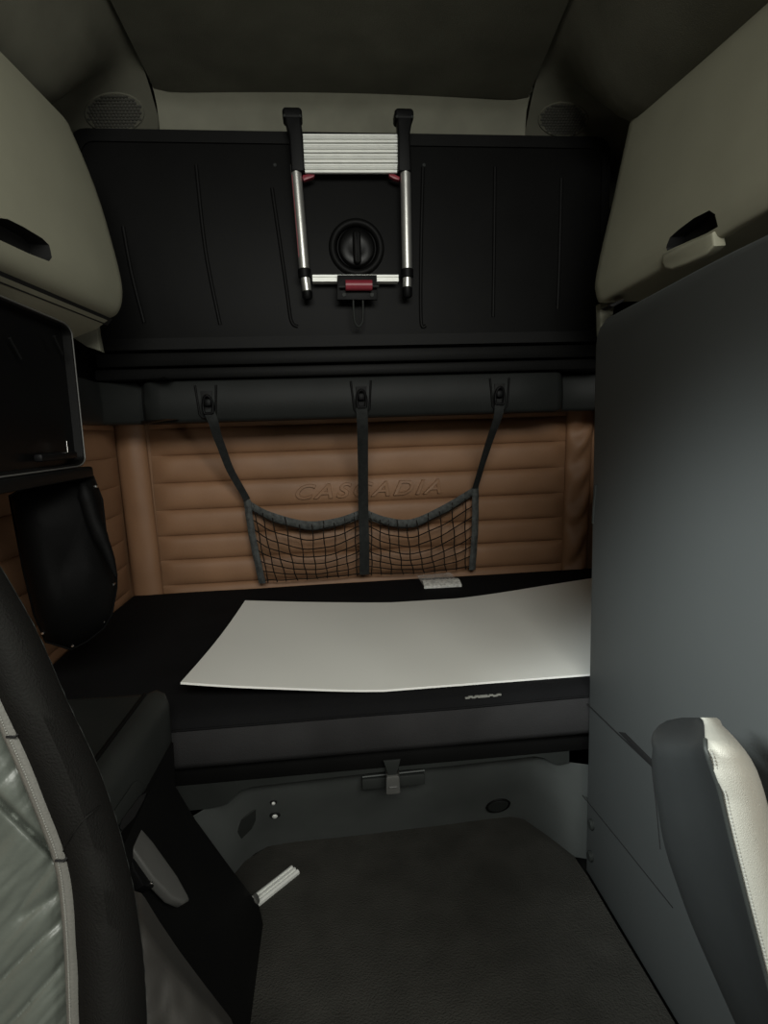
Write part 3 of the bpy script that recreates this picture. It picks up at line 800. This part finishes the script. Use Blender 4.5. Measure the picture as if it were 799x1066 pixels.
# padded top: rounded cushion running forward
bm = bmesh.new()
cs = [(152, 722), (163, 717.5), (172, 721), (177, 733), (179, 760), (180, 795), (176, 806), (160, 812)]
cr_ = [P(x, y, 1, yE) for x, y in cs]
rings = []
for y, k in ((yE+.010, .16), (yE+.006, .06), (yE, .015), (yE-.015, 0), (yE-.2, 0), (.70, 0)):
    mid = V(-.42, y, .45)
    sh = (yE-y)*.03
    rings.append([V(p.x-sh, y, p.z).lerp(mid, k) for p in cr_] + [V(-.68, y, .40).lerp(mid, k), V(-.68, y, .545).lerp(mid, k)])
loft(bm, rings); pt = link('padded_top', bm, M['charp'], sb, 50)
bm = bmesh.new(); q0 = cr_[0]
tube(bm, [V(q0.x-(yE-y)*.03, y, q0.z+.001) for y in (yE-.01, yE-.1, yE-.3, .70)], .0045, 8); link('piping', bm, M['blackp'], pt, 80)
# slot and lever on the sloping side: local plane of the side
def SP(px, py, off=0.0):
    A, B = sl[1], sl[4]; e = (B-A).normalized(); nrm = e.cross(V(0, 1, 0)); 
    if nrm.x < 0: nrm = -nrm
    nrm.normalize(); return PP(px, py, A+nrm*off, nrm), nrm
nrm = SP(150, 850)[1]
_trees = []
for o_ in sb.children:
    if o_.name.split('.')[0] in ('body', 'padded_top'):
        _m = bmesh.new(); _m.from_mesh(o_.data); _trees.append(BVHTree.FromBMesh(_m))
def bench(px, py, off):
    hs = [h for h in (t_.ray_cast(CAM, ray(px, py).normalized()) for t_ in _trees) if h[0] is not None]
    h = min(hs, key=lambda h: (h[0]-CAM).length)
    return h[0]-ray(px, py).normalized()*off
back_ = ray(140, 840).normalized()
bm = bmesh.new(); prism(bm, [bench(x, y, .007) for x, y in ((116, 848), (139, 814), (144, 812), (152, 818), (148, 826), (128, 858), (121, 858))], back_*.02, .002); link('slot_surround', bm, M['charp'], sb)
bm = bmesh.new(); prism(bm, [bench(x, y, .011) for x, y in ((124, 862), (127, 853), (145, 829), (153, 824), (150, 832), (140, 851), (127, 865))], back_*.012, .001); link('lever_slot', bm, M['pocket'], sb)
bm = bmesh.new(); prism(bm, [SP(x, y, .030)[0] for x, y in ((127.5, 866), (141, 854), (160, 876), (185, 911), (196, 931), (198, 937), (192, 940.5), (180, 935), (160, 914), (141, 887))], -nrm*.018, .005, 3); link('lever', bm, M['grip'], sb, 40)
bm = bmesh.new(); prism(bm, [SP(x, y, .022)[0] for x, y in ((136, 890), (142, 893), (165, 921), (158, 924), (150, 922), (140, 905))], -nrm*.025, .003); lb = link('lever_base', bm, M['rubber'], sb)
for x, y in ((156, 920), (163, 918)):
    bm = bmesh.new(); disc(bm, SP(x, y, .022)[0], nrm, .0028, .004, 10); link('lever_pin', bm, M['steel'], lb)
# corner scuff
bm = bmesh.new(); disc(bm, SP(266, 936, .001)[0], nrm, .011, .004, 12); link('end_cap', bm, M['grip'], sb)

# aluminium offcut on the carpet
p0, p1 = P(266, 934, 2, .02), P(307, 905, 2, .012)
dv = (p1-p0); dv.z = 0; dv.normalize(); sv = V(-dv.y, dv.x, 0)
bm = bmesh.new()
w_, h_ = .0155, .014
pr = [(-w_, 0), (-w_, h_*.8), (-w_*.7, h_), (-w_*.55, h_), (-w_*.5, h_*.75), (-w_*.2, h_*.75), (-w_*.15, h_), (w_*.15, h_), (w_*.2, h_*.75), (w_*.5, h_*.75), (w_*.55, h_), (w_*.7, h_), (w_, h_*.8), (w_, 0)]
loft(bm, [[p+sv*x+V(0, 0, z-p.z+.003) for x, z in pr] for p in (p0-dv*.03+V(0, 0, 0), p1)])
tag(link('aluminium_strip', bm, M['alur'], smooth=20), 'short ribbed aluminium strip lying on the carpet by the side bench', 'strip')

# ================================================================== LEFT SEAT in the foreground
ls = thing('left_seat', 'black seat with leather insert and grey piping in lower left foreground', 'seat', (-.35, .55, 0))
Etab = [(520, -40), (560, -18), (604, 9), (657, 39), (735, 72), (792, 100), (858, 123), (928, 140), (1002, 150), (1066, 153), (1140, 153)]
Stab = [(520, -110), (600, -62), (680, -26), (740, 0), (800, 27), (850, 47), (897, 65), (950, 71), (1000, 74), (1066, 76), (1140, 77)]
def smooth_tab(tab, y): 
    ks = [-20, -10, 0, 10, 20]; return sum(interp(tab, y+k) for k in ks)/5
ys_ = [520+i*10 for i in range(63)]
bm = bmesh.new(); rows = []
for y in ys_:
    E_, S_ = smooth_tab(Etab, y), smooth_tab(Stab, y)
    w = E_-S_
    r = []
    for f, d in ((.0, .508), (.05, .490), (.15, .475), (.35, .464), (.55, .466), (.75, .480), (.9, .505), (.97, .53), (1.0, .56), (.985, .60), (.90, .64), (.6, .66), (.2, .66)):
        r.append(P(S_+w*f, y, 1, d+.003*noise.noise(V(f*3, y*.02, 5))))
    rows.append(r)
grid(bm, rows); link('bolster', bm, M['bolster'], ls, 70)
bm = bmesh.new(); rows = []
for k, y in enumerate([520+i*3.1 for i in range(201)]):
    S_ = smooth_tab(Stab, y); r = []
    for j in range(71):
        px = S_+1-j*2.6
        s = j/70
        d = .500 - .020*(1-math.exp(-s*6))
        # stretched folds running up to the right
        q = px*1.1+y; tt = (px-1.1*y)
        def rid(fq, ft, o_): return 1-abs(noise.noise(V(q*fq, tt*ft, o_)))*2
        e1 = .5+.5*noise.noise(V(px*.015, y*.012, 11))
        low = min(1, max(.25, (y-700)/220))
        fold = -(.0055*max(0, rid(.022, .0022, 3))**3*low + .0032*max(0, rid(.055, .005, 7))**2.5*e1*low + .0012*max(0, rid(.12, .012, 13))**2*e1 - .005*noise.noise(V(px*.014, y*.014, 21)))*min(1, j/4)
        # cross seam
        yc = 771-(px-5)*-.6 if False else 897+(px-65)*.95
        sm = .010*math.exp(-((y-yc)/5.0)**2)
        r.append(P(px, y, 1, d-fold+sm))
    rows.append(r)
grid(bm, rows); link('insert', bm, M['leather'], ls, 80)
bm = bmesh.new(); tube(bm, [P(smooth_tab(Stab, y)+3, y, 1, .490) for y in ys_], .0075, 10); pi_ = link('piping', bm, M['pipe'], ls, 80)
bm = bmesh.new()
for i in range(150):
    y = 700+i*2.7; 
    c0, c1 = P(smooth_tab(Stab, y)-3.2, y, 1, .482), P(smooth_tab(Stab, y+1.6)-3.2, y+1.6, 1, .482)
    tube(bm, [c0, c1], .0008, 4)
link('stitching', bm, M['thread'], pi_, 60)
for y0_ in (768, 897):
    s_ = smooth_tab(Stab, y0_); bm = bmesh.new(); tube(bm, [P(s_-6, y0_-1, 1, .481), P(s_+3, y0_-1, 1, .480), P(s_+10, y0_-7, 1, .484)], .0012, 5); link('cross_seam', bm, M['pocket'], pi_, 80)
bm = bmesh.new(); tube(bm, [P(smooth_tab(Etab, y)-.5+.6*math.sin(y*.35), y, 1, .56) for y in ys_], .0010, 6); link('edge_welt', bm, M['charp'], ls, 80)
def bol_depth(f): return interp([(.0, .508), (.05, .490), (.15, .475), (.35, .464), (.55, .466), (.75, .480), (.9, .505), (.97, .53), (1.0, .56)], f)
bm = bmesh.new(); pts = []
for f, y in ((.05, 889), (.25, 872), (.5, 855), (.75, 843), (.97, 830)):
    S_, E_ = smooth_tab(Stab, y), smooth_tab(Etab, y); pts.append(P(S_+(E_-S_)*f, y, 1, bol_depth(f)-.0005))
tube(bm, spline(pts, 20), .0009, 6); link('bolster_seam', bm, M['bolster'], ls, 80)
# leather cushion flank below
bm = bmesh.new(); rows = []
tabT = [(100, 915), (148, 930), (165, 958), (188, 992), (215, 1028), (240, 1060), (250, 1085), (256, 1110)]
for k in range(25):
    f = k/24; r = []
    for i in range(41):
        px = 100+(256-100)*i/40
        t = interp(tabT, px)
        py = t+(1150-t)*f
        d = .66-.10*min(1, f*1.6) + .03*abs((px-180)/80)
        w = .020*noise.noise(V(px*.03, py*.014, 2)) + .005*noise.noise(V(px*.06, py*.03, 5))
        r.append(P(px, py, 1, d+w*min(1, f*5)+ (.05*(1-f*6) if f < .16 else 0)))
    rows.append(r)
grid(bm, rows); link('cushion_flank', bm, M['leatherb'], ls, 80)

# ================================================================== RIGHT: tall closet and seat
tc_ = thing('tall_closet', 'tall dark grey closet forming the right side of the aisle', 'closet', (.8, .8, 0))
XCl = .572
ztop = P(642, 325, 0, XCl).z
yEnd = 1.198
bm = bmesh.new()
def crow(z, dx=0): return z
pts2 = [(yEnd, -.012), (yEnd, ztop-.05), (yEnd-.006, ztop-.028), (yEnd-.02, ztop-.012), (yEnd-.045, ztop), ] + [(P(x, y, 0, XCl).y, P(x, y, 0, XCl).z) for x, y in ((680, 303), (720, 281), (760, 260), (799, 241))] + [(.645, P(799, 241, 0, XCl).z+.004), (.645, -.012)]
prism(bm, [V(XCl, y, z) for y, z in pts2], (XR-.04-XCl, 0, 0), .012, 3)
body = link('body', bm, M['closet'], tc_, 30)
def groove(pts, r, nm):
    bm = bmesh.new(); tube(bm, [P(x, y, 0, XCl-.0004) for x, y in pts], r, 6); return link(nm, bm, M['pocket'], tc_, 80)
groove([(611, 733), (645, 766), (678, 797)], .0018, 'door_gap')
groove([(678, 797), (683, 840), (687, 884)], .0012, 'door_gap')
groove([(606, 828), (640, 870), (700, 945)], .0012, 'door_gap')
bm = bmesh.new(); prism(bm, [P(x, y, 0, XCl-.003) for x, y in ((643, 762), (649, 763), (679, 793), (678, 799))], (.02, 0, 0), .001); link('finger_pull', bm, M['pocket'], tc_)
for x, y in ((612.5, 858), (611.5, 891)):
    bm = bmesh.new(); disc(bm, P(x+5, y, 0, XCl+.003), (-1, 0, 0), .012, .011, 14); link('rivet', bm, M['charp'], tc_)
bm = bmesh.new(); tube(bm, [P(620, 505, 0, XCl), P(618, 530, 0, XCl), P(617.5, 545, 0, XCl)], .004, 6); link('edge_clip', bm, M['charp'], tc_, 80)

rsT = thing('right_seat', 'seat with stitched dark leather edge coloured as lit in lower right foreground', 'seat', (.5, .5, 0))
Ltab = [(752, 690), (770, 677), (800, 678), (880, 690), (960, 718), (1066, 765), (1180, 820)]
Stb = [(752, 735), (778, 730), (811, 746), (864, 758), (940, 777), (1025, 799), (1100, 820), (1180, 842)]
Rtab = [(752, 748), (766, 763), (781, 777), (811, 791), (845, 799), (900, 812), (980, 832), (1080, 860), (1180, 885)]
rowsD, rowsL, yy_ = [], [], []
yv = [747, 750, 755, 762, 770, 780] + [790+i*12 for i in range(33)]
seam_pts = []
for k, y in enumerate(yv):
    L_, S_, R_ = smooth_tab(Ltab, max(y, 752)), smooth_tab(Stb, max(752, y)), smooth_tab(Rtab, max(y, 752))
    if y < 772:     # rounded shoulder closing over the top
        g = (y-747)/25; g = math.sqrt(max(0, 1-(1-g)**2))
        m_ = 720; L_ = m_-(m_-677)*(.25+.75*g); 
        R_ = max(R_, S_+8) if y > 756 else 745+g*8
        S_ = min(S_, R_-4); S_ = 728+ (S_-728)*g
    r = []
    back = .06*(1-min(1, (y-747)/30))
    for f, d in ((0, .61), (.02, .60), (.10, .58), (.35, .555), (.65, .53), (.80, .512), (.90, .492), (.96, .475), (1.0, .466)):
        r.append(P(L_+(S_-L_)*f, y, 1, d+back))
    rowsD.append(r)
    r2 = []
    for f, d in ((0, .466), (.04, .4635), (.10, .462), (.3, .460), (.6, .464), (.85, .476), (1, .50), (1.03, .54), (.9, .60)):
        cr = .004*math.sin(y*.9+f*4)*math.exp(-((y-805)/22)**2)*math.exp(-((f-.1)/.25)**2)
        r2.append(P(S_+(R_-S_)*f, y, 1, d+back+cr))
    rowsL.append(r2)
    seam_pts.append(P(S_, y, 1, .4635+back))
bm = bmesh.new(); grid(bm, rowsD); link('side_panel', bm, M['leathers'], rsT, 80)
bm = bmesh.new(); grid(bm, rowsL); link('leather_edge', bm, M['leatherl'], rsT, 80)
bm = bmesh.new(); tube(bm, seam_pts[4:], .0022, 6); sm_ = link('seam', bm, M['charp'], rsT, 80)
bm = bmesh.new()
full = spline(seam_pts[5:], 200)
for i in range(0, 198, 2):
    tube(bm, [full[i]+V(.004, -.002, 0), full[i+1]+V(.004, -.002, 0)], .0008, 4)
link('stitching', bm, M['thread'], sm_, 60)

# ================================================================== LIGHT
w = bpy.data.worlds.new('cab_daylight'); sc.world = w; w.use_nodes = True
bgd = w.node_tree.nodes['Background']; bgd.inputs['Color'].default_value = (.93, 1.0, .92, 1); bgd.inputs['Strength'].default_value = .07
def area(name, loc, target, sx, sy, energy, color):
    l = bpy.data.lights.new(name, 'AREA'); l.shape = 'RECTANGLE'; l.size = sx; l.size_y = sy; l.energy = energy; l.color = color
    o = bpy.data.objects.new(name, l); col.objects.link(o); o.location = loc
    o.rotation_euler = (Vector(target)-Vector(loc)).to_track_quat('-Z', 'Y').to_euler()
    return o
area('windshield_daylight', (.28, -.9, 1.92), (.15, 2.0, .6), 1.5, .6, 54, (1, 1, .93))
area('right_side_window_daylight', (1.3, -.3, 1.0), (-.3, .8, 1.0), .6, .5, 18, (1, .99, .93))
sp_ = bpy.data.lights.new('closet_fill_spot', 'SPOT'); sp_.energy = 190; sp_.spot_size = math.radians(43); sp_.spot_blend = 1; sp_.shadow_soft_size = .12; sp_.color = (.93, 1, 1)  # added fill spot brightening the closet side; no real lamp stands there
so = bpy.data.objects.new('closet_fill_spot', sp_); col.objects.link(so); so.location = (-.52, .05, 1.36)
so.rotation_euler = (V(.57, .70, .60)-so.location).to_track_quat('-Z', 'Y').to_euler()

# ================================================================== CAMERA
cam = bpy.data.cameras.new('camera'); cam.sensor_fit = 'HORIZONTAL'; cam.sensor_width = 36; cam.lens = F/799*36
cam.clip_start = .02
co = bpy.data.objects.new('camera', cam); col.objects.link(co)
right = V(b.x, a.x, u.x); down = V(b.y, a.y, u.y); fwd = V(b.z, a.z, u.z)
R = Matrix((right, -down, -fwd)).transposed()
co.matrix_world = Matrix.Translation(CAM) @ R.to_4x4()
cam.shift_x = 0; cam.shift_y = 0
sc.camera = co
vs = sc.view_settings; vs.view_transform = 'Standard'; vs.look = 'None'; vs.exposure = -0.12; vs.gamma = 1; vs.use_curve_mapping = False
